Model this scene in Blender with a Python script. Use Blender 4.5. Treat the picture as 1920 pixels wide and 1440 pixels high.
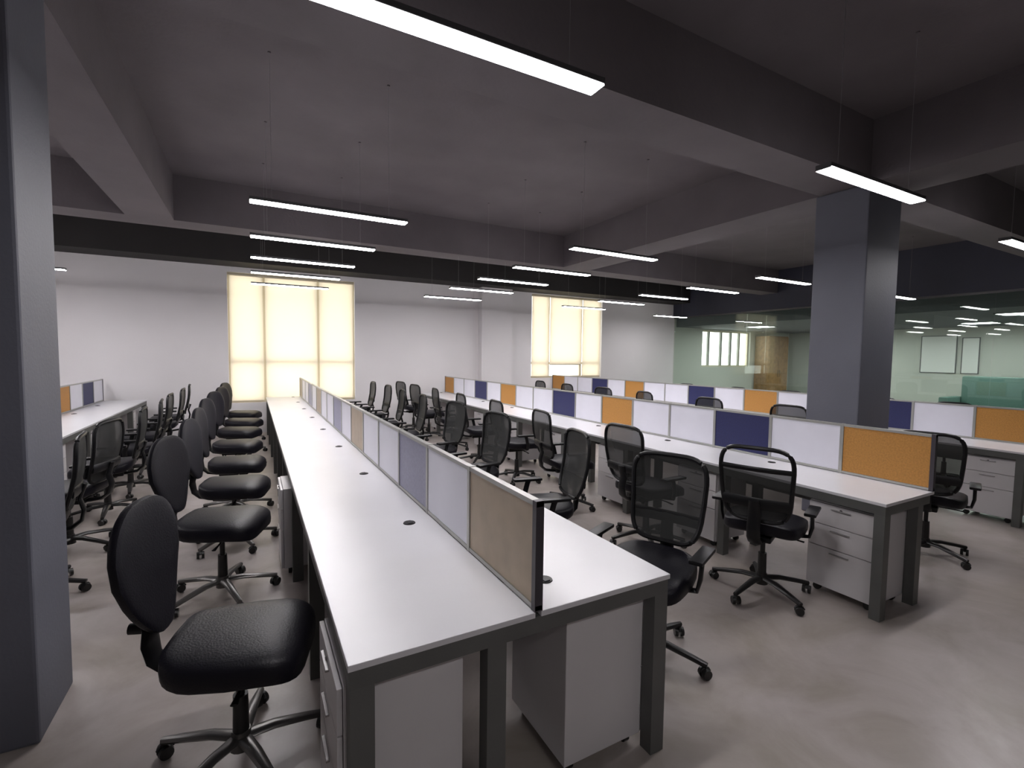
import bpy, bmesh, math, random
from mathutils import Vector, Matrix
for o in list(bpy.data.objects): bpy.data.objects.remove(o)
S = bpy.context.scene
C = S.collection
random.seed(7)
PI = math.pi

# ------------------------------------------------------------------ camera
F_PX, YAW, PITCH, ROLL, CAM_H = 893.77, 0.49834, -0.05839, 0.01237, 1.6275
cam_d = bpy.data.cameras.new('camera'); cam = bpy.data.objects.new('camera', cam_d); C.objects.link(cam)
cam_d.sensor_width = 36.0; cam_d.lens = 36.0 * F_PX / 1920.0; cam_d.clip_start = 0.05
_f = Vector((math.sin(YAW) * math.cos(PITCH), math.cos(YAW) * math.cos(PITCH), math.sin(PITCH)))
_r = Vector((math.cos(YAW), -math.sin(YAW), 0)); _u = _r.cross(_f)
_r2 = _r * math.cos(ROLL) + _u * math.sin(ROLL); _u2 = _u * math.cos(ROLL) - _r * math.sin(ROLL)
_m = Matrix((_r2, _u2, -_f)).transposed().to_4x4(); _m.translation = Vector((0, 0, CAM_H))
cam.matrix_world = _m
S.camera = cam

# ------------------------------------------------------------------ sky, exposure
w = bpy.data.worlds.new('overcast_sky'); S.world = w; w.use_nodes = True
bg = w.node_tree.nodes['Background']; bg.inputs[0].default_value = (1.0, 0.985, 0.95, 1); bg.inputs[1].default_value = 4.3
S.view_settings.view_transform = 'Standard'; S.view_settings.look = 'None'
S.view_settings.gamma = 1.0; S.view_settings.use_curve_mapping = False
S.view_settings.exposure = 0.0
LAMP = 64.0          # radiance of the linear pendant diffusers
LAMP_NEXT = 34.0     # radiance of the panel lights in the next room

# ------------------------------------------------------------------ materials
def srgb(r, g, b):
    f = lambda c: (c / 255 / 12.92) if c / 255 <= 0.04045 else ((c / 255 + 0.055) / 1.055) ** 2.4
    return (f(r), f(g), f(b), 1)
MATS = {}
def mat(name, col, rough=0.5, metal=0.0, spec=0.5, noise=None, bump=None, coat=0.0):
    m = bpy.data.materials.new(name); m.use_nodes = True; MATS[name] = m
    nt = m.node_tree; b = nt.nodes['Principled BSDF']
    if len(col) == 3: col = (*col, 1)
    b.inputs['Base Color'].default_value = col; b.inputs['Roughness'].default_value = rough
    b.inputs['Metallic'].default_value = metal; b.inputs['Specular IOR Level'].default_value = spec
    b.inputs['Coat Weight'].default_value = coat
    tc = nt.nodes.new('ShaderNodeTexCoord')
    if noise:
        sc, amt, det = noise
        n = nt.nodes.new('ShaderNodeTexNoise'); n.inputs['Scale'].default_value = sc; n.inputs['Detail'].default_value = det
        nt.links.new(tc.outputs['Object'], n.inputs['Vector'])
        r = nt.nodes.new('ShaderNodeValToRGB')
        r.color_ramp.elements[0].position = 0.3; r.color_ramp.elements[1].position = 0.7
        r.color_ramp.elements[0].color = tuple(c * (1 - amt) for c in col[:3]) + (1,)
        r.color_ramp.elements[1].color = tuple(min(1, c * (1 + amt)) for c in col[:3]) + (1,)
        nt.links.new(n.outputs['Fac'], r.inputs['Fac']); nt.links.new(r.outputs['Color'], b.inputs['Base Color'])
    if bump:
        sc, st = bump
        n = nt.nodes.new('ShaderNodeTexNoise'); n.inputs['Scale'].default_value = sc; n.inputs['Detail'].default_value = 3
        nt.links.new(tc.outputs['Object'], n.inputs['Vector'])
        bp = nt.nodes.new('ShaderNodeBump'); bp.inputs['Strength'].default_value = st; bp.inputs['Distance'].default_value = 0.01
        nt.links.new(n.outputs['Fac'], bp.inputs['Height']); nt.links.new(bp.outputs['Normal'], b.inputs['Normal'])
    return m
mat('ceiling_paint', (0.142, 0.125, 0.134), 0.85, noise=(1.5, 0.10, 4), bump=(30, 0.2))
mat('pillar_paint', (0.115, 0.119, 0.147), 0.6, noise=(2.0, 0.06, 3), bump=(60, 0.12))
mat('wall_paint', (0.72, 0.70, 0.71), 0.7, noise=(0.8, 0.03, 3), bump=(80, 0.08))
mat('worktop_white', (0.69, 0.685, 0.71), 0.28, noise=(3.0, 0.02, 2))
mat('frame_grey', (0.105, 0.107, 0.102), 0.45, noise=(6, 0.08, 2))
mat('frame_edge', (0.16, 0.155, 0.16), 0.4)
mat('screen_rail', (0.42, 0.42, 0.40), 0.35, metal=0.6)
mat('post_dark', (0.045, 0.04, 0.05), 0.4)
mat('panel_white', (0.76, 0.76, 0.84), 0.35, noise=(5, 0.02, 2))
mat('panel_orange', (0.46, 0.215, 0.045), 0.55, noise=(90, 0.14, 2))
mat('panel_blue', (0.014, 0.018, 0.095), 0.5, noise=(90, 0.14, 2))
mat('panel_tan', (0.43, 0.35, 0.26), 0.5, noise=(7, 0.10, 3))
mat('panel_slate', (0.27, 0.27, 0.37), 0.45, noise=(60, 0.08, 2))
mat('pedestal_white', (0.62, 0.60, 0.61), 0.4, noise=(4, 0.02, 2))
mat('handle_grey', (0.36, 0.35, 0.35), 0.35, metal=0.5)
mat('black_leather', (0.006, 0.0055, 0.009), 0.42, spec=0.22, bump=(140, 0.15))
mat('black_plastic', (0.007, 0.007, 0.008), 0.38, spec=0.3)
mat('dark_metal', (0.022, 0.021, 0.021), 0.35, metal=0.3)
mat('chrome', (0.45, 0.43, 0.42), 0.25, metal=1.0)
mat('base_grey', (0.13, 0.125, 0.12), 0.32, metal=0.7)
mat('caster_black', (0.006, 0.006, 0.006), 0.4)
mat('aluminium', (0.10, 0.10, 0.105), 0.4, metal=0.4)
mat('window_frame', (0.55, 0.49, 0.37), 0.5)
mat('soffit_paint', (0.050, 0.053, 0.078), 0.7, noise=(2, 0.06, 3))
mat('bar_grey', (0.22, 0.23, 0.21), 0.5)
mat('beam_shade', (0.020, 0.018, 0.018), 0.8, noise=(2, 0.1, 3))  # near-black colour carries the shade of the far ceiling band
mat('wood_brown', (0.30, 0.17, 0.075), 0.5, noise=(9, 0.2, 4))
mat('next_wall', (0.50, 0.51, 0.47), 0.7, noise=(0.8, 0.04, 3))
mat('next_ceiling', (0.10, 0.11, 0.12), 0.8)
mat('board_white', (0.75, 0.75, 0.74), 0.3)
mat('sofa_green', (0.11, 0.19, 0.165), 0.8, noise=(40, 0.1, 2))
def floor_mat():
    m = mat('floor_vinyl', (0.25, 0.225, 0.21), 0.32, spec=0.5)
    nt = m.node_tree; b = nt.nodes['Principled BSDF']; tc = nt.nodes.new('ShaderNodeTexCoord')
    n1 = nt.nodes.new('ShaderNodeTexNoise'); n1.inputs['Scale'].default_value = 2.2; n1.inputs['Detail'].default_value = 8; n1.inputs['Roughness'].default_value = 0.62
    n1.inputs['Distortion'].default_value = 0.6
    r = nt.nodes.new('ShaderNodeValToRGB'); e = r.color_ramp.elements
    e[0].position = 0.28; e[0].color = (0.28, 0.247, 0.212, 1); e[1].position = 0.72; e[1].color = (0.43, 0.39, 0.378, 1)
    k = e.new(0.5); k.color = (0.36, 0.32, 0.298, 1)
    nt.links.new(tc.outputs['Object'], n1.inputs['Vector']); nt.links.new(n1.outputs['Fac'], r.inputs['Fac'])
    nt.links.new(r.outputs['Color'], b.inputs['Base Color'])
    n2 = nt.nodes.new('ShaderNodeTexNoise'); n2.inputs['Scale'].default_value = 9; n2.inputs['Detail'].default_value = 4
    mr = nt.nodes.new('ShaderNodeMapRange'); mr.inputs[3].default_value = 0.24; mr.inputs[4].default_value = 0.42
    nt.links.new(tc.outputs['Object'], n2.inputs['Vector']); nt.links.new(n2.outputs['Fac'], mr.inputs[0]); nt.links.new(mr.outputs[0], b.inputs['Roughness'])
floor_mat()
def emit_mat(name, col, st):
    m = bpy.data.materials.new(name); m.use_nodes = True; MATS[name] = m; nt = m.node_tree
    nt.nodes.remove(nt.nodes['Principled BSDF'])
    e = nt.nodes.new('ShaderNodeEmission'); e.inputs[0].default_value = (*col, 1); e.inputs[1].default_value = st
    nt.links.new(e.outputs[0], nt.nodes['Material Output'].inputs[0])
emit_mat('diffuser_glow', (1.0, 0.965, 0.985), LAMP)
emit_mat('next_diffuser', (0.93, 1.0, 0.97), LAMP_NEXT)
def glass_mat(name, tint, refl=0.04):
    m = bpy.data.materials.new(name); m.use_nodes = True; MATS[name] = m; nt = m.node_tree
    nt.nodes.remove(nt.nodes['Principled BSDF'])
    t = nt.nodes.new('ShaderNodeBsdfTransparent'); t.inputs[0].default_value = (*tint, 1)
    g = nt.nodes.new('ShaderNodeBsdfGlossy'); g.inputs['Roughness'].default_value = 0.02; g.inputs[0].default_value = (0.9, 0.95, 0.92, 1)
    lw0 = nt.nodes.new('ShaderNodeLayerWeight'); lw0.inputs[0].default_value = 0.5
    pw = nt.nodes.new('ShaderNodeMath'); pw.operation = 'POWER'; pw.inputs[1].default_value = 5
    lw = nt.nodes.new('ShaderNodeMath'); lw.operation = 'MULTIPLY_ADD'; lw.inputs[1].default_value = 0.9; lw.inputs[2].default_value = refl
    nt.links.new(lw0.outputs['Facing'], pw.inputs[0]); nt.links.new(pw.outputs[0], lw.inputs[0])
    mx = nt.nodes.new('ShaderNodeMixShader')
    nt.links.new(lw.outputs[0], mx.inputs[0]); nt.links.new(t.outputs[0], mx.inputs[1]); nt.links.new(g.outputs[0], mx.inputs[2])
    nt.links.new(mx.outputs[0], nt.nodes['Material Output'].inputs[0])
glass_mat('clear_glass', (0.97, 0.98, 0.97)); glass_mat('green_glass', (0.90, 0.945, 0.915))
def cloth_mat(name, col, trans, sheer):
    """back-lit blind fabric: diffuse + translucent, with a little open weave"""
    m = bpy.data.materials.new(name); m.use_nodes = True; MATS[name] = m; nt = m.node_tree
    nt.nodes.remove(nt.nodes['Principled BSDF'])
    d = nt.nodes.new('ShaderNodeBsdfDiffuse'); d.inputs[0].default_value = (*col, 1)
    t = nt.nodes.new('ShaderNodeBsdfTranslucent'); t.inputs[0].default_value = (*col, 1)
    p = nt.nodes.new('ShaderNodeBsdfTransparent'); p.inputs[0].default_value = (*col, 1)
    a = nt.nodes.new('ShaderNodeMixShader'); a.inputs[0].default_value = trans
    b = nt.nodes.new('ShaderNodeMixShader'); b.inputs[0].default_value = sheer
    nt.links.new(d.outputs[0], a.inputs[1]); nt.links.new(t.outputs[0], a.inputs[2])
    nt.links.new(a.outputs[0], b.inputs[1]); nt.links.new(p.outputs[0], b.inputs[2])
    nt.links.new(b.outputs[0], nt.nodes['Material Output'].inputs[0])
cloth_mat('blind_cream', (0.91, 0.86, 0.765), 0.5, 0.14)
def mesh_mat():
    m = bpy.data.materials.new('chair_mesh'); m.use_nodes = True; MATS['chair_mesh'] = m; nt = m.node_tree
    b = nt.nodes['Principled BSDF']; b.inputs['Base Color'].default_value = (0.012, 0.013, 0.012, 1); b.inputs['Roughness'].default_value = 0.7
    p = nt.nodes.new('ShaderNodeBsdfTransparent'); mx = nt.nodes.new('ShaderNodeMixShader'); mx.inputs[0].default_value = 0.14
    nt.links.new(b.outputs[0], mx.inputs[1]); nt.links.new(p.outputs[0], mx.inputs[2])
    nt.links.new(mx.outputs[0], nt.nodes['Material Output'].inputs[0])
mesh_mat()

# ------------------------------------------------------------------ mesh helpers
def box(bm, x0, x1, y0, y1, z0, z1, bev=0.0):
    vs = [bm.verts.new((x, y, z)) for z in (z0, z1) for y in (y0, y1) for x in (x0, x1)]
    fs = [bm.faces.new([vs[i] for i in q]) for q in ((0, 2, 3, 1), (4, 5, 7, 6), (0, 1, 5, 4), (2, 6, 7, 3), (0, 4, 6, 2), (1, 3, 7, 5))]
    if bev:
        es = {e for f in fs for e in f.edges}
        bmesh.ops.bevel(bm, geom=list(es), offset=bev, segments=2, profile=0.6, affect='EDGES')
    return bm
def cyl(bm, p, q, r0, r1=None, n=14):
    r1 = r0 if r1 is None else r1
    p, q = Vector(p), Vector(q); a = (q - p).normalized()
    s = a.orthogonal().normalized(); t = a.cross(s)
    A = [bm.verts.new(p + (s * math.cos(2 * PI * i / n) + t * math.sin(2 * PI * i / n)) * r0) for i in range(n)]
    B = [bm.verts.new(q + (s * math.cos(2 * PI * i / n) + t * math.sin(2 * PI * i / n)) * r1) for i in range(n)]
    for i in range(n): bm.faces.new((A[i], A[(i + 1) % n], B[(i + 1) % n], B[i]))
    bm.faces.new(A[::-1]); bm.faces.new(B)
    return bm
def sweep(bm, pts, w, t, n=10, closed=False, side=None):
    """elliptic bar along a polyline; w half-width along `side`, t half-thickness"""
    pts = [Vector(p) for p in pts]; rings = []; N = len(pts)
    for i, p in enumerate(pts):
        a = pts[(i + 1) % N] if (closed or i < N - 1) else p
        b = pts[i - 1] if (closed or i > 0) else p
        d = (a - b).normalized()
        s = Vector(side) if side else d.orthogonal()
        s = (s - d * s.dot(d)).normalized(); u = d.cross(s)
        ww = w[i] if isinstance(w, (list, tuple)) else w
        rings.append([bm.verts.new(p + s * ww * math.cos(2 * PI * k / n) + u * t * math.sin(2 * PI * k / n)) for k in range(n)])
    for i in range(N if closed else N - 1):
        A, B = rings[i], rings[(i + 1) % N]
        for k in range(n): bm.faces.new((A[k], A[(k + 1) % n], B[(k + 1) % n], B[k]))
    if not closed: bm.faces.new(rings[0][::-1]); bm.faces.new(rings[-1])
    return bm
def sup(bm, a, b, c, e1, e2, fn, nu=14, nv=32):
    """super-ellipsoid (half sizes a,b,c), deformed by fn"""
    sp = lambda v, e: math.copysign(abs(v) ** e, v)
    rows = []
    for i in range(nu + 1):
        ph = -PI / 2 + PI * i / nu
        if i in (0, nu): rows.append([bm.verts.new(fn(Vector((0, 0, c * (1 if i else -1)))))]); continue
        rows.append([bm.verts.new(fn(Vector((a * sp(math.cos(ph), e1) * sp(math.cos(2 * PI * k / nv), e2),
                                             b * sp(math.cos(ph), e1) * sp(math.sin(2 * PI * k / nv), e2), c * sp(math.sin(ph), e1))))) for k in range(nv)])
    for i in range(nu):
        A, B = rows[i], rows[i + 1]
        for k in range(nv):
            k2 = (k + 1) % nv
            if len(A) == 1: bm.faces.new((A[0], B[k2], B[k]))
            elif len(B) == 1: bm.faces.new((A[k], A[k2], B[0]))
            else: bm.faces.new((A[k], A[k2], B[k2], B[k]))
    return bm
def obj(name, bm, m, parent=None, loc=(0, 0, 0), smooth=False):
    if isinstance(bm, bmesh.types.BMesh):
        bmesh.ops.recalc_face_normals(bm, faces=bm.faces[:])
        me = bpy.data.meshes.new(name); bm.to_mesh(me); bm.free()
        me.materials.append(MATS[m])
        if smooth:
            for p in me.polygons: p.use_smooth = True
            try: me.set_sharp_from_angle(angle=math.radians(40))
            except Exception: pass
    else: me = bm
    o = bpy.data.objects.new(name, me); C.objects.link(o); o.location = loc
    if parent: o.parent = parent
    return o
NB = bmesh.new
def bx(*a): return box(NB(), *a)
def tag(o, label, cat, group=None):
    o['label'] = label; o['category'] = cat
    if group: o['group'] = group
    return o
def thing(name, label, cat, loc=(0, 0, 0), rotz=0, group=None):
    o = bpy.data.objects.new(name, None); C.objects.link(o); o.empty_display_size = 0.1
    o.location = loc; o.rotation_euler = (0, 0, rotz)
    return tag(o, label, cat, group)
def struct(name, bm, m, label=None, parent=None):
    o = obj(name, bm, m, parent)
    if not parent:
        o['kind'] = 'structure'
        if label: o['label'] = label
    return o
def dup(root, loc, rotz, label, group=None):
    r = root.copy(); C.objects.link(r); r.location = loc; r.rotation_euler = (0, 0, rotz); r['label'] = label
    if group: r['group'] = group
    for ch in list(root.children):
        c = ch.copy(); C.objects.link(c); c.parent = r
        for g in list(ch.children):
            d = g.copy(); C.objects.link(d); d.parent = c
    return r
ORD = ['nearest', 'second', 'third', 'fourth', 'fifth', 'sixth', 'seventh', 'eighth', 'ninth', 'tenth']
def nth(i, n): return 'farthest' if i == n - 1 and n > 1 else ORD[i]

# ------------------------------------------------------------------ the room
XL, XR, YN, YF, ZC, ZB = -4.4, 11.87, -8.0, 11.0, 3.90, 3.32
XN = 18.0                                   # far side of the next room
struct('floor', bx(XL - .2, XN + .2, YN - .2, YF + .25, -.1, 0), 'floor_vinyl', 'mottled grey beige office floor')
struct('ceiling', bx(XL - .2, XN + .2, YN - .2, YF + .25, ZC, ZC + .15), 'ceiling_paint', 'dark grey painted concrete ceiling slab')
WIN = [(-.42, 2.0, .62, 3.22), (6.56, 8.94, 1.05, 3.30), (13.2, 15.7, 1.35, 2.58)]
def wall_with_openings(xa, xb, ya, yb, z1, wins):
    bm = NB(); x = xa
    for (x0, x1, z0, zt) in wins:
        box(bm, x, x0, ya, yb, 0, z1); box(bm, x0, x1, ya, yb, 0, z0); box(bm, x0, x1, ya, yb, zt, z1); x = x1
    box(bm, x, xb, ya, yb, 0, z1)
    return bm
struct('wall_back', wall_with_openings(XL, XR, YF, YF + .2, ZC, WIN[:2]), 'wall_paint', 'white painted far wall with two windows')
struct('wall_left', bx(XL - .2, XL, YN, YF + .2, 0, ZC), 'wall_paint', 'white painted left wall')
struct('wall_front', bx(XL - .2, XN, YN - .2, YN, 0, ZC), 'wall_paint', 'white painted wall behind the camera')
struct('pilaster', bx(5.0, 5.85, 10.78, YF, 0, ZB), 'wall_paint', 'white wall pilaster between the two windows')
PY0, PY1 = 2.46, 2.96
struct('pillar', box(NB(), 5.2, 5.82, PY0, PY1, 0, ZB, .012), 'pillar_paint', 'blue grey square pillar behind the middle bench')
struct('pillar', box(NB(), -1.42, -.80, 2.58, 3.0, 0, ZB, .012), 'pillar_paint', 'blue grey square pillar at the left edge')
struct('ceiling_beam', bx(XL, XR, PY0, 2.92, ZB, ZC), 'ceiling_paint', 'dark ceiling beam crossing above the pillars')
struct('ceiling_beam', bx(XL, XR, 7.57, 8.03, ZB, ZC), 'ceiling_paint', 'dark ceiling beam crossing the far half of the room')
struct('ceiling_beam', bx(XL, XR, 10.35, YF, ZB, ZC), 'beam_shade', 'added edge beam above the far wall, coloured dark as ceiling shade')  # made-up beam, dark to stand for shade beyond the cross beam
for k, (xa, xb, nm) in enumerate([(5.2, 5.82, 'right'), (-1.36, -.86, 'left')]):
    for j, (ya, yb, wh) in enumerate([(YN, PY0, 'near'), (2.92, 7.57, 'middle')]):
        struct('ceiling_beam', bx(xa, xb, ya, yb, ZB, ZC), 'ceiling_paint', 'dark lengthwise ceiling beam over the %s pillar, %s bay' % (nm, wh))

# glazed wall on the right, with its soffit
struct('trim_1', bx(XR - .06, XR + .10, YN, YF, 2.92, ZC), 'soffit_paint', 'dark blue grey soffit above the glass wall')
gw = struct('wall_right', bx(XR - .02, XR + .05, YN, YF, 0, .08), 'aluminium', 'glass partition wall on the right side')
obj('top_channel', bx(XR - .02, XR + .05, YN, YF, 2.88, 2.92), 'aluminium', gw)
y = YF - .02; pane_me = None
while y - 1.5 > YN:
    o = obj('glass_pane', pane_me if pane_me else bx(0, .012, -1.49, 0, 0, 2.80), 'green_glass', gw, (XR + .01, y, .08)); pane_me = o.data
    y -= 1.5
# next room behind the glass
struct('wall_next_back', wall_with_openings(XR, XN, YF, YF + .2, ZC, WIN[2:]), 'next_wall', 'pale wall of the next room with a bright window')
struct('wall_next_right', bx(XN, XN + .2, YN, YF + .2, 0, ZC), 'next_wall', 'pale side wall of the next room')
struct('ceiling_next', bx(XR + .10, XN, YN, YF, 2.62, 3.0), 'next_ceiling', 'dark ceiling of the next room')
for i, (x, yy) in enumerate([(13.6, 9.2), (13.6, 6.4), (13.6, 3.6), (16.2, 8.0), (16.2, 5.0), (16.2, 2.0)]):
    t = thing('ceiling_panel_light', 'square panel light behind the glass wall, %s from the window in the %s row' % (['nearest', 'second', 'third'][i % 3], 'front' if i < 3 else 'back'), 'ceiling light', (x, yy, 2.62), 0, 'panel lights behind the glass')
    bm = NB(); box(bm, -.32, .32, -.32, -.30, -.02, 0); box(bm, -.32, .32, .30, .32, -.02, 0); box(bm, -.32, -.30, -.30, .30, -.02, 0); box(bm, .30, .32, -.30, .30, -.02, 0)
    obj('frame', bm, 'aluminium', t); obj('diffuser', bx(-.30, .30, -.30, .30, -.014, -.004), 'next_diffuser', t)
for (ya, yb, za, zb, lab) in [(6.05, 6.86, 1.3, 2.37, 'wide white board on the wall of the room behind the glass'), (5.55, 5.9, 1.3, 2.3, 'narrow white board on the wall of the room behind the glass')]:
    t = thing('white_board', lab, 'board', (XN, (ya + yb) / 2, za)); h = (yb - ya) / 2
    obj('board', bx(-.025, -.004, -h, h, 0, zb - za), 'board_white', t)
    bm = NB(); box(bm, -.03, 0, -h - .02, -h, -.02, zb - za + .02); box(bm, -.03, 0, h, h + .02, -.02, zb - za + .02); box(bm, -.03, 0, -h, h, -.02, 0); box(bm, -.03, 0, -h, h, zb - za, zb - za + .02)
    obj('frame', bm, 'aluminium', t)
t = thing('sofa', 'long green sofa in the room behind the glass wall', 'sofa', (16.2, 3.9, 0))
obj('seat', box(NB(), -.45, .35, -1.5, 1.5, .12, .45, .04), 'sofa_green', t, smooth=True)
obj('backrest', box(NB(), .30, .55, -1.5, 1.5, .12, 1.25, .05), 'sofa_green', t, smooth=True)
for s in (-1, 1): obj('armrest', box(NB(), -.45, .55, s * 1.5 - (.2 if s < 0 else 0), s * 1.5 + (.2 if s > 0 else 0), .12, .7, .04), 'sofa_green', t, smooth=True)
for sx in (-.35, .4):
    for sy in (-1.5, 1.5): obj('foot', cyl(NB(), (sx, sy, 0), (sx, sy, .12), .03), 'dark_metal', t)
t = thing('wooden_cabinet', 'tall brown wooden cabinet beside the window behind the glass', 'cabinet', (16.5, YF - .3, 0))
obj('body', box(NB(), -.55, .55, -.25, .28, .0, 2.45, .008), 'wood_brown', t)
for s in (-1, 1):
    d = obj('door', box(NB(), min(0, s * .54) + .004, max(0, s * .54) - .004, -.275, -.252, .06, 2.41, .004), 'wood_brown', t)
    obj('handle', cyl(NB(), (s * .05, -.295, 1.0), (s * .05, -.295, 1.25), .008), 'chrome', d)

# windows: frame, mullions, panes; blinds hang in front as things
def window(n, x0, x1, z0, z1, mull, trans, label):
    bm = NB(); a = .05; ya, yb = YF + .08, YF + .15
    for q in ((x0, x0 + a, z0, z1), (x1 - a, x1, z0, z1), (x0 + a, x1 - a, z0, z0 + a), (x0 + a, x1 - a, z1 - a, z1)): box(bm, q[0], q[1], ya, yb, q[2], q[3])
    f = struct('window_%d' % n, bm, 'window_frame', label)
    xs = [x0 + a] + mull + [x1 - a]; zs = [z0 + a] + trans + [z1 - a]
    for x in mull: obj('mullion', bx(x - .035, x + .035, ya, yb, z0 + a, z1 - a), 'bar_grey' if n == 3 else 'window_frame', f)
    for z in trans: obj('transom', bx(x0 + a, x1 - a, ya + .005, yb - .005, z - .03, z + .03), 'window_frame', f)
    for i in range(len(xs) - 1):
        for j in range(len(zs) - 1): obj('pane', bx(xs[i] + .035 * (i > 0), xs[i + 1] - .035 * (i < len(xs) - 2), YF + .11, YF + .116, zs[j] + .03 * (j > 0), zs[j + 1] - .03 * (j < len(zs) - 2)), 'clear_glass', f)
    return f
window(1, *WIN[0], [.22, 1.25], [1.45], 'window with pale frame behind the cream blinds at the end of the central bench')
window(2, *WIN[1], [7.15, 8.25], [1.45], 'window with pale frame behind the right cream blinds')
window(3, *WIN[2], [13.62, 14.25, 14.75, 15.2], [], 'bright window of the next room with vertical bars')
def blind(x0, x1, z0, z1, label):
    t = thing('roller_blind', label, 'blind', ((x0 + x1) / 2, YF + .035, z1), 0, 'cream roller blinds on the far windows')
    h = (x1 - x0) / 2
    obj('roller', cyl(NB(), (-h, 0, -.03), (h, 0, -.03), .025), 'window_frame', t, smooth=True)
    obj('fabric', bx(-h + .01, h - .01, -.0015, .0015, z0 - z1 + .02, -.04), 'blind_cream', t)
    obj('bottom_bar', box(NB(), -h + .01, h - .01, -.012, .012, z0 - z1, z0 - z1 + .025, .003), 'window_frame', t)
W = ['left', 'middle', 'right']
for i, (a, b) in enumerate([(-.40, .21), (.23, 1.24), (1.26, 1.98)]): blind(a, b, WIN[0][2] + .02, WIN[0][3] - .01, '%s of the three cream blinds behind the end of the central bench' % W[i])
for i, (a, b) in enumerate([(6.58, 7.14), (7.16, 8.24), (8.26, 8.92)]): blind(a, b, WIN[1][2] + (.35 if i == 1 else .02), WIN[1][3] - .01, '%s of the three cream blinds on the right window' % W[i])

# ------------------------------------------------------------------ linear pendant lights
ZL = 2.78
def make_light():
    t = thing('pendant_light', '', 'pendant light', (0, 0, 0), 0, 'linear pendant lights')
    obj('housing', box(NB(), -.6, .6, -.045, .045, -.003, .022, .003), 'aluminium', t)
    for s in (-1, 1): obj('end_cap', bx(s * .602 - .002, s * .602 + .002, -.045, .045, -.010, .022), 'aluminium', t)
    obj('diffuser', box(NB(), -.599, .599, -.044, .044, -.012, -.0032, .003), 'diffuser_glow', t)
    for s in (-1, 1):
        wv = obj('suspension_wire', cyl(NB(), (s * .45, 0, .022), (s * .45, 0, ZC - ZL), .0011, n=6), 'handle_grey', t)
        obj('ceiling_cup', cyl(NB(), (s * .45, 0, ZC - ZL - .008), (s * .45, 0, ZC - ZL), .012), 'ceiling_paint', wv)
    return t
light0 = make_light(); first = True
COLS = [(.60, 'camera position', [-1.2]), (-2.92, 'left bench, unseen and added for light except the farthest', [4.18, 5.42, 6.6, 7.82, 9.08]), (.60, 'central bench', [1.69, 4.18, 5.42, 6.6, 7.82, 9.08]),  # hidden left pendants and the one behind the camera are added for light
        (3.58, 'middle aisle', [1.69, 4.2, 5.46, 6.55, 7.72, 9.1]), (6.85, 'right bench', [1.80, 4.3, 5.52, 6.62, 7.8, 9.1]),
        (10.2, 'far right, added to brighten the far wall', [4.3, 9.6])]  # this pair is added so the right part of the far wall gets light
for x, nm, ys in COLS:
    for i, yy in enumerate(ys):
        xx = x + (.12 if yy < 1.7 and x == .60 else .05 if yy < 1.7 else 0)
        lab = '%s bright linear pendant light of the row above the %s' % (nth(i, len(ys)) if len(ys) > 1 else 'single', nm)
        if yy < 0: lab = 'unseen linear pendant light added behind the camera to light the near bench end'
        if first: light0.location = (xx, yy, ZL); light0['label'] = lab; first = False
        else: dup(light0, (xx, yy, ZL), 0, lab)

# ------------------------------------------------------------------ benches
HALF, PW, HT = .63, .58, .75
PAT = ['orange', 'white', 'blue', 'white', 'white']
LEG = bx(-.035, .035, -.03, .03, 0, .672)
leg_me = None; grom_me = {}; pan_me = {}
def bench(xc, y0, npan, label, muted=False, sides=(-1, 1)):
    global leg_me
    L = npan * PW
    t = thing('office_bench', label, 'desk', (xc, y0, 0), 0, 'rows of white bench desks')
    one = len(sides) == 1; xr = .014 if one else HALF
    for s in sides:
        a, b = (-HALF, xr) if one else sorted((s * .012, s * HALF))
        obj('worktop', box(NB(), a, b, 0, L, HT - .020, HT, .0025), 'worktop_white', t)
        a, b = sorted((s * (HALF - .045), s * (HALF - .006)))
        obj('side_rail', bx(a, b, .006, L - .006, .672, HT - .020), 'frame_grey', t)
    for yy in (.006, L - .046):
        obj('end_rail', bx(-HALF + .045, xr - .045, yy, yy + .04, .672, HT - .020), 'frame_grey', t)
    obj('cable_tray', bx(-.10, -.02 if one else .10, .45, L - .45, .50, .66), 'frame_grey', t)
    n = npan // 2
    for k in range(n + 1):
        yy = min(max(k * 2 * PW, .036), L - .036)
        for x in ((-HALF + .041, -.155) if one else (-HALF + .041, HALF - .041) + ((-.155,) if k in (0, n) else ())):
            o = obj('leg', leg_me if leg_me else LEG, 'frame_grey', t, (x, yy, 0)); leg_me = o.data
    # screen down the middle
    z0, z1 = HT + .005, 1.135
    bm = NB(); box(bm, -.014, .014, 0, L, z1 - .018, z1); box(bm, -.014, .014, 0, L, z0, z0 + .016)
    sc = obj('screen', bm, 'screen_rail', t)
    for k in range(npan + 1):
        yy = k * PW
        o = obj('post', bx(-.016, .016, -.012, .012, z0 - .004, z1 + .002), 'post_dark' if k in (0, npan) else 'screen_rail', sc, (0, min(max(yy, .012), L - .012), 0))
    for k in range(npan):
        c = PAT[k % 5]
        mt = {'orange': 'panel_tan' if muted else 'panel_orange', 'blue': 'panel_slate' if muted else 'panel_blue', 'white': 'panel_white'}[c]
        o = obj('screen_panel', pan_me.get(mt) or bx(-.010, .010, .014, PW - .014, z0 + .017, z1 - .019), mt, sc, (0, k * PW, 0)); pan_me[mt] = o.data
    for k in range(n):
        for s, off in ((-1, 1.05), (1, .19)):
            if s not in sides: continue
            if 'g' not in grom_me:
                bm = NB(); cyl(bm, (0, 0, 0), (0, 0, .004), .032, .030, 18); box(bm, -.012, .012, -.022, .022, .004, .007)
            o = obj('cable_grommet', grom_me.get('g') or bm, 'black_plastic', t, (s * .145, k * 2 * PW + off, HT)); grom_me['g'] = o.data
    return t
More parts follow.
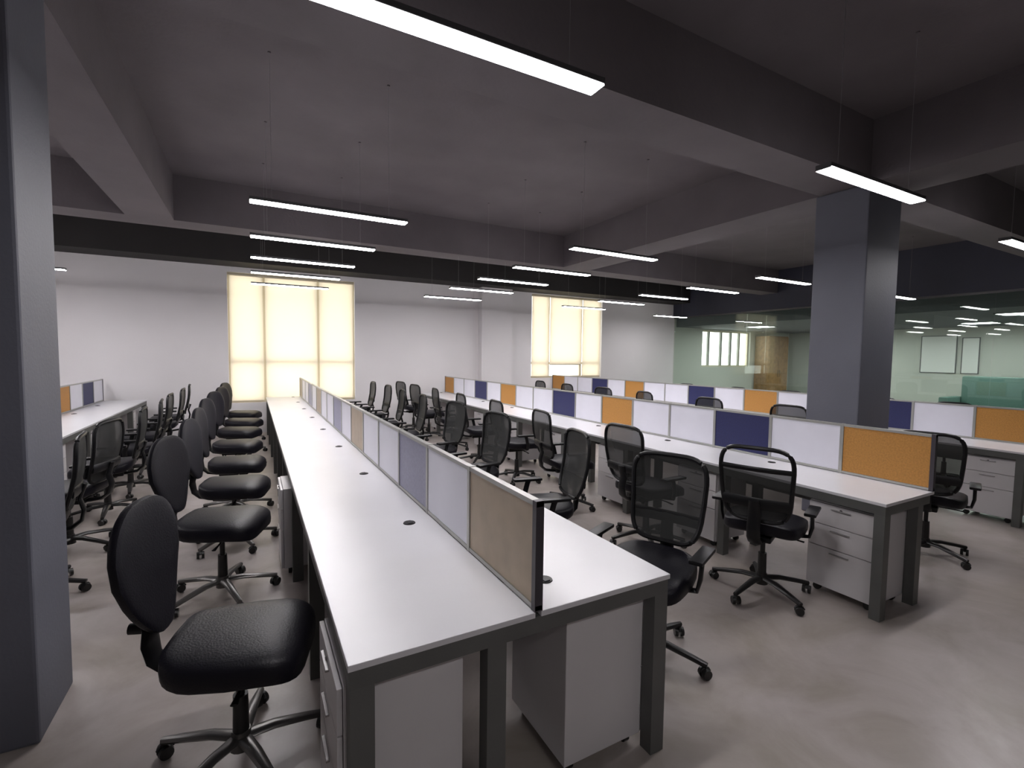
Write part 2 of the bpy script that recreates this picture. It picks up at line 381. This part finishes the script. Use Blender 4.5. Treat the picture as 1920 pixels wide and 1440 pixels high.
B = [(-2.34, 2.70, 14), (.85, 1.35, 16), (4.02, 1.42, 16), (7.21, 1.64, 16)]
bench(*B[0], 'long white bench desk by the left pillar with black chairs on its right side')
bench(*B[1], 'long white bench desk with grey legs in the centre foreground', True)
bench(*B[2], 'long white bench desk with orange, white and blue screens in the middle', False, (-1,))
bench(*B[3], 'long white bench desk behind the right pillar near the glass wall')

# ------------------------------------------------------------------ drawer pedestals (fronts face -x)
def make_pedestal():
    t = thing('drawer_pedestal', '', 'pedestal', (0, 0, 0), 0, 'white drawer pedestals')
    obj('body', box(NB(), .018, .40, 0, .42, .055, .645, .003), 'pedestal_white', t)
    for (z0, z1) in ((.06, .335), (.34, .49), (.495, .64)):
        d = obj('drawer', box(NB(), 0, .016, .004, .416, z0, z1, .002), 'pedestal_white', t)
        obj('handle', box(NB(), -.014, -.002, .15, .27, z1 - .032, z1 - .025, .002), 'handle_grey', d)
    for x in (.06, .35):
        for yy in (.05, .37):
            bm = NB(); cyl(bm, (x - .012, yy, .025), (x + .012, yy, .025), .025, n=12); box(bm, x - .014, x + .014, yy - .014, yy + .014, .040, .054)
            obj('caster', bm, 'caster_black', t)
    obj('lock', cyl(NB(), (0, .21, .615), (-.006, .21, .615), .009, n=10), 'chrome', t)
    return t
ped0 = make_pedestal(); first = True
SIDE = {(1, -1): 'left side of the central bench', (1, 1): 'right side of the central bench', (2, -1): 'aisle side of the middle bench', (3, -1): 'pillar side of the right bench', (0, 1): 'right side of the left bench'}
for (b, s), nm in SIDE.items():
    xc, y0, n = B[b]
    ks = range(n // 2) if s < 0 or b == 0 else (range(n // 2) if b == 1 else [0, 1])
    for k in ks:
        yy = y0 + .07 + k * 2 * PW + (.03 if k else 0)
        loc, rz = ((xc - HALF + .06, yy, 0), 0) if s < 0 else ((xc + HALF - .06, yy + .42, 0), PI)
        if b == 1 and s < 0 and k in (0, 2): loc = (loc[0] - (.08 if k == 0 else .12), yy, 0)
        lab = '%s white drawer pedestal under the %s' % (nth(k, len(ks)), nm)
        if first: ped0.location = loc; ped0.rotation_euler = (0, 0, rz); ped0['label'] = lab; first = False
        else: dup(ped0, loc, rz, lab)

# ------------------------------------------------------------------ chairs (face +x)
def chair_base(t, arm_m):
    bm = NB(); cyl(bm, (0, 0, .062), (0, 0, .135), .042, .034, 16)
    for k in range(5):
        a = 2 * PI * k / 5 + .35; d = Vector((math.cos(a), math.sin(a), 0)); sd = Vector((-d.y, d.x, 0))
        sweep(bm, [d * .02 + Vector((0, 0, .105)), d * .12 + Vector((0, 0, .105)), d * .24 + Vector((0, 0, .085)), d * .325 + Vector((0, 0, .068))], [.030, .026, .020, .015], .015, 8, side=sd)
    b = obj('base', bm, arm_m, t, smooth=True)
    for k in range(5):
        a = 2 * PI * k / 5 + .35; p = Vector((math.cos(a) * .315, math.sin(a) * .315, 0)); q = a + .9
        ax = Vector((-math.sin(q), math.cos(q), 0)); bm = NB()
        for s in (-1, 1): cyl(bm, p + ax * s * .008 + Vector((0, 0, .028)), p + ax * s * .026 + Vector((0, 0, .028)), .028, .025, 14)
        cyl(bm, p + Vector((0, 0, .03)), p + Vector((0, 0, .066)), .010, .008, 10)
        sweep(bm, [p + Vector((math.cos(q) * .030 * math.cos(u), math.sin(q) * .030 * math.cos(u), .03 + .030 * math.sin(u))) for u in (0.3, .9, 1.6, 2.3, 2.9)], .008, .004, 6, side=ax)
        obj('caster', bm, 'caster_black', b, smooth=True)
    bm = NB(); cyl(bm, (0, 0, .13), (0, 0, .28), .030, .027, 16); cyl(bm, (0, 0, .28), (0, 0, .40), .016, .016, 12)
    obj('gas_lift', bm, 'dark_metal', t, smooth=True)
    bm = NB(); box(bm, -.14, .12, -.075, .075, .395, .435, .012)
    me = obj('mechanism', bm, 'black_plastic', t, smooth=True)
    obj('lever', sweep(NB(), [(.04, -.06, .41), (.05, -.18, .405), (.05, -.24, .400)], [.006, .006, .013], .005, 8, side=(1, 0, 0)), 'black_plastic', me, smooth=True)
def seat_fn(p):
    x, yy, z = p
    z += .012 * (1 - (yy / .25) ** 2) - (.035 * max(0, (x - .10) / .14) ** 2 if x > .10 else 0) + (.02 * max(0, (-x - .12) / .12) ** 2 if x < -.12 else 0)
    return Vector((x + .02, yy * (1 - .10 * max(0, -x / .24)), z + .490))
def back_x(z, yy): return -.235 - .27 * (z - .55) + .05 * ((z - .72) / .3) ** 2 + .55 * yy * yy
def padded_chair():
    t = thing('office_chair', '', 'office chair'); chair_base(t, 'base_grey')
    obj('seat', sup(NB(), .245, .25, .058, .42, .45, seat_fn), 'black_leather', t, smooth=True)
    def bf(p):
        # local: x thickness(c->z), a->y, b->z
        yy, zz, th = p.x, p.y, p.z
        v = (zz / .25 + 1) / 2
        wf = .40 + .60 * min(1, v / .55) ** .9 if v < .55 else 1 - .18 * ((v - .55) / .45) ** 2
        yv = yy * wf; z = .83 + zz
        return Vector((back_x(z, yv) - .02 + th, yv, z))
    obj('backrest', sup(NB(), .235, .25, .026, .55, .62, bf), 'black_leather', t, smooth=True)
    pts = [(-.02, 0, .415), (-.16, 0, .412), (-.24, 0, .425), (-.292, 0, .47), (-.305, 0, .54), (back_x(.62, 0) - .042, 0, .62), (back_x(.76, 0) - .045, 0, .76), (back_x(.86, 0) - .042, 0, .86)]
    obj('back_bracket', sweep(NB(), pts, [.045, .050, .052, .055, .065, .085, .07, .04], .013, 12, side=(0, 1, 0)), 'black_plastic', t, smooth=True)
    obj('tilt_knob', cyl(NB(), (-.315, -.02, .60), (-.36, -.02, .60), .022, .02, 12), 'black_plastic', t, smooth=True)
    return t
def mesh_chair(slot=False):
    t = thing('office_chair', '', 'office chair'); chair_base(t, 'dark_metal')
    obj('seat', sup(NB(), .245, .25, .050, .42, .45, seat_fn), 'black_leather', t, smooth=True)
    def outline(n, k=1.0):
        out = []
        for i in range(n):
            a = 2 * PI * i / n; c, s = math.cos(a), math.sin(a)
            yy = .225 * math.copysign(abs(c) ** .45, c) * k; zz = .245 * math.copysign(abs(s) ** .45, s) * k
            v = (zz / .245 + 1) / 2; yv = yy * (.86 + .14 * v); z = .815 + zz
            out.append(Vector((back_x(z, yv) - .01, yv, z)))
        return out
    fr = obj('back_frame', sweep(NB(), outline(40), .014, .014, 8, closed=True), 'black_plastic', t, smooth=True)
    bm = NB(); cut = .925
    clip = lambda p: Vector((back_x(min(p.z, cut), p.y) - .01, p.y, min(p.z, cut))) if slot else p
    rings = [[bm.verts.new(clip(p)) for p in outline(40, k)] for k in (.99, .75, .5, .25)]
    if slot: obj('crossbar', sweep(NB(), [Vector((back_x(cut, yy) - .012, yy, cut)) for yy in (-.205, -.10, 0, .10, .205)], .016, .008, 8, side=(0, 0, 1)), 'black_plastic', t, smooth=True)
    for A, Bq in zip(rings, rings[1:]):
        for k in range(40): bm.faces.new((A[k], A[(k + 1) % 40], Bq[(k + 1) % 40], Bq[k]))
    bm.faces.new(rings[-1])
    obj('back_mesh', bm, 'chair_mesh', t, smooth=True)
    obj('lumbar_bar', sweep(NB(), [Vector((back_x(.70, yy) - .022, yy, .70)) for yy in (-.20, -.10, 0, .10, .20)], .035, .008, 8, side=(0, 0, 1)), 'black_plastic', t, smooth=True)
    pts = [(-.02, 0, .415), (-.16, 0, .412), (-.24, 0, .425), (-.292, 0, .47), (-.305, 0, .54), (back_x(.62, 0) - .036, 0, .62), (back_x(.72, 0) - .036, 0, .72)]
    obj('back_bracket', sweep(NB(), pts, [.045, .045, .045, .042, .040, .040, .03], .013, 12, side=(0, 1, 0)), 'black_plastic', t, smooth=True)
    for s in (-1, 1):
        a = obj('armrest', sweep(NB(), [(.02, s * .18, .440), (.02, s * .27, .455), (.02, s * .285, .52), (.0, s * .285, .60), (-.01, s * .285, .625)], .022, .012, 8, side=(1, 0, 0)), 'black_plastic', t, smooth=True)
        obj('arm_pad', box(NB(), -.12, .12, s * .285 - .035, s * .285 + .035, .622, .645, .010), 'black_plastic', a, smooth=True)
    return t
prot = {'p': padded_chair(), 'm': mesh_chair(), 's': mesh_chair(True)}; used = set()
WORD = {'p': 'black padded armless office chair', 'm': 'black mesh office chair with armrests', 's': 'black office chair with an open slot atop its backrest'}
def row(kind, group, where, spots):
    for i, (x, yy, rz) in enumerate(spots):
        if len(spots) == 1: lab = WORD[kind] + ' ' + where
        else: lab = '%s %s %s' % (nth(i, len(spots)), WORD[kind], where)
        p = prot[kind]
        if kind not in used:
            used.add(kind); p.location = (x, yy, 0); p.rotation_euler = (0, 0, rz); p['label'] = lab; p['group'] = group
        else: dup(p, (x, yy, 0), rz, lab, group)
rj = lambda a: random.uniform(-a, a)
def line(x, ys, rz, j=.2): return [(x + rj(.05), yy + rj(.06), rz + rj(j)) for yy in ys]
row('p', 'chairs on the left of the central bench', 'on the left side of the central bench',
    [(-.065, 2.10, -.26), (-.20, 3.66, -.34), (-.16, 4.62, -.22)] + line(-.15, [5.6, 6.65, 7.8, 8.9, 10.0], -.22))
row('m', 'chairs on the right of the central bench', 'facing the right side of the central bench',
    [(1.86, 1.86, PI + .42), (1.88, 3.0, PI - .2)] + line(1.86, [4.15, 5.35, 6.5, 7.7, 8.85, 10.0], PI))
row('s', 'chairs on the aisle side of the middle bench', 'by the orange screen', [(3.11, 2.02, .38)])
row('m', 'chairs on the aisle side of the middle bench', 'facing the aisle side of the middle bench',
    [(3.02, 3.05, .05)] + line(3.0, [4.25, 5.4, 6.55, 7.7, 8.9, 10.0], 0))
row('m', 'chairs on the pillar side of the right bench', 'standing behind the nearest orange screen', [(4.98, 1.80, .30)])
row('m', 'chairs on the right of the left bench', 'facing the left bench behind the left pillar',
    line(-1.30, [4.2, 5.05, 5.95, 6.9, 7.85, 8.9, 10.0], PI, .25))
row('m', 'chairs on the pillar side of the right bench', 'on the right bench pillar side',
    line(6.1, [3.5, 4.7, 5.9, 7.1, 8.2, 9.4], 0))
row('m', 'chairs beyond the right bench screens', 'beyond the right bench screens',
    line(8.16, [2.75, 3.75, 5.0, 6.2, 7.4], PI))
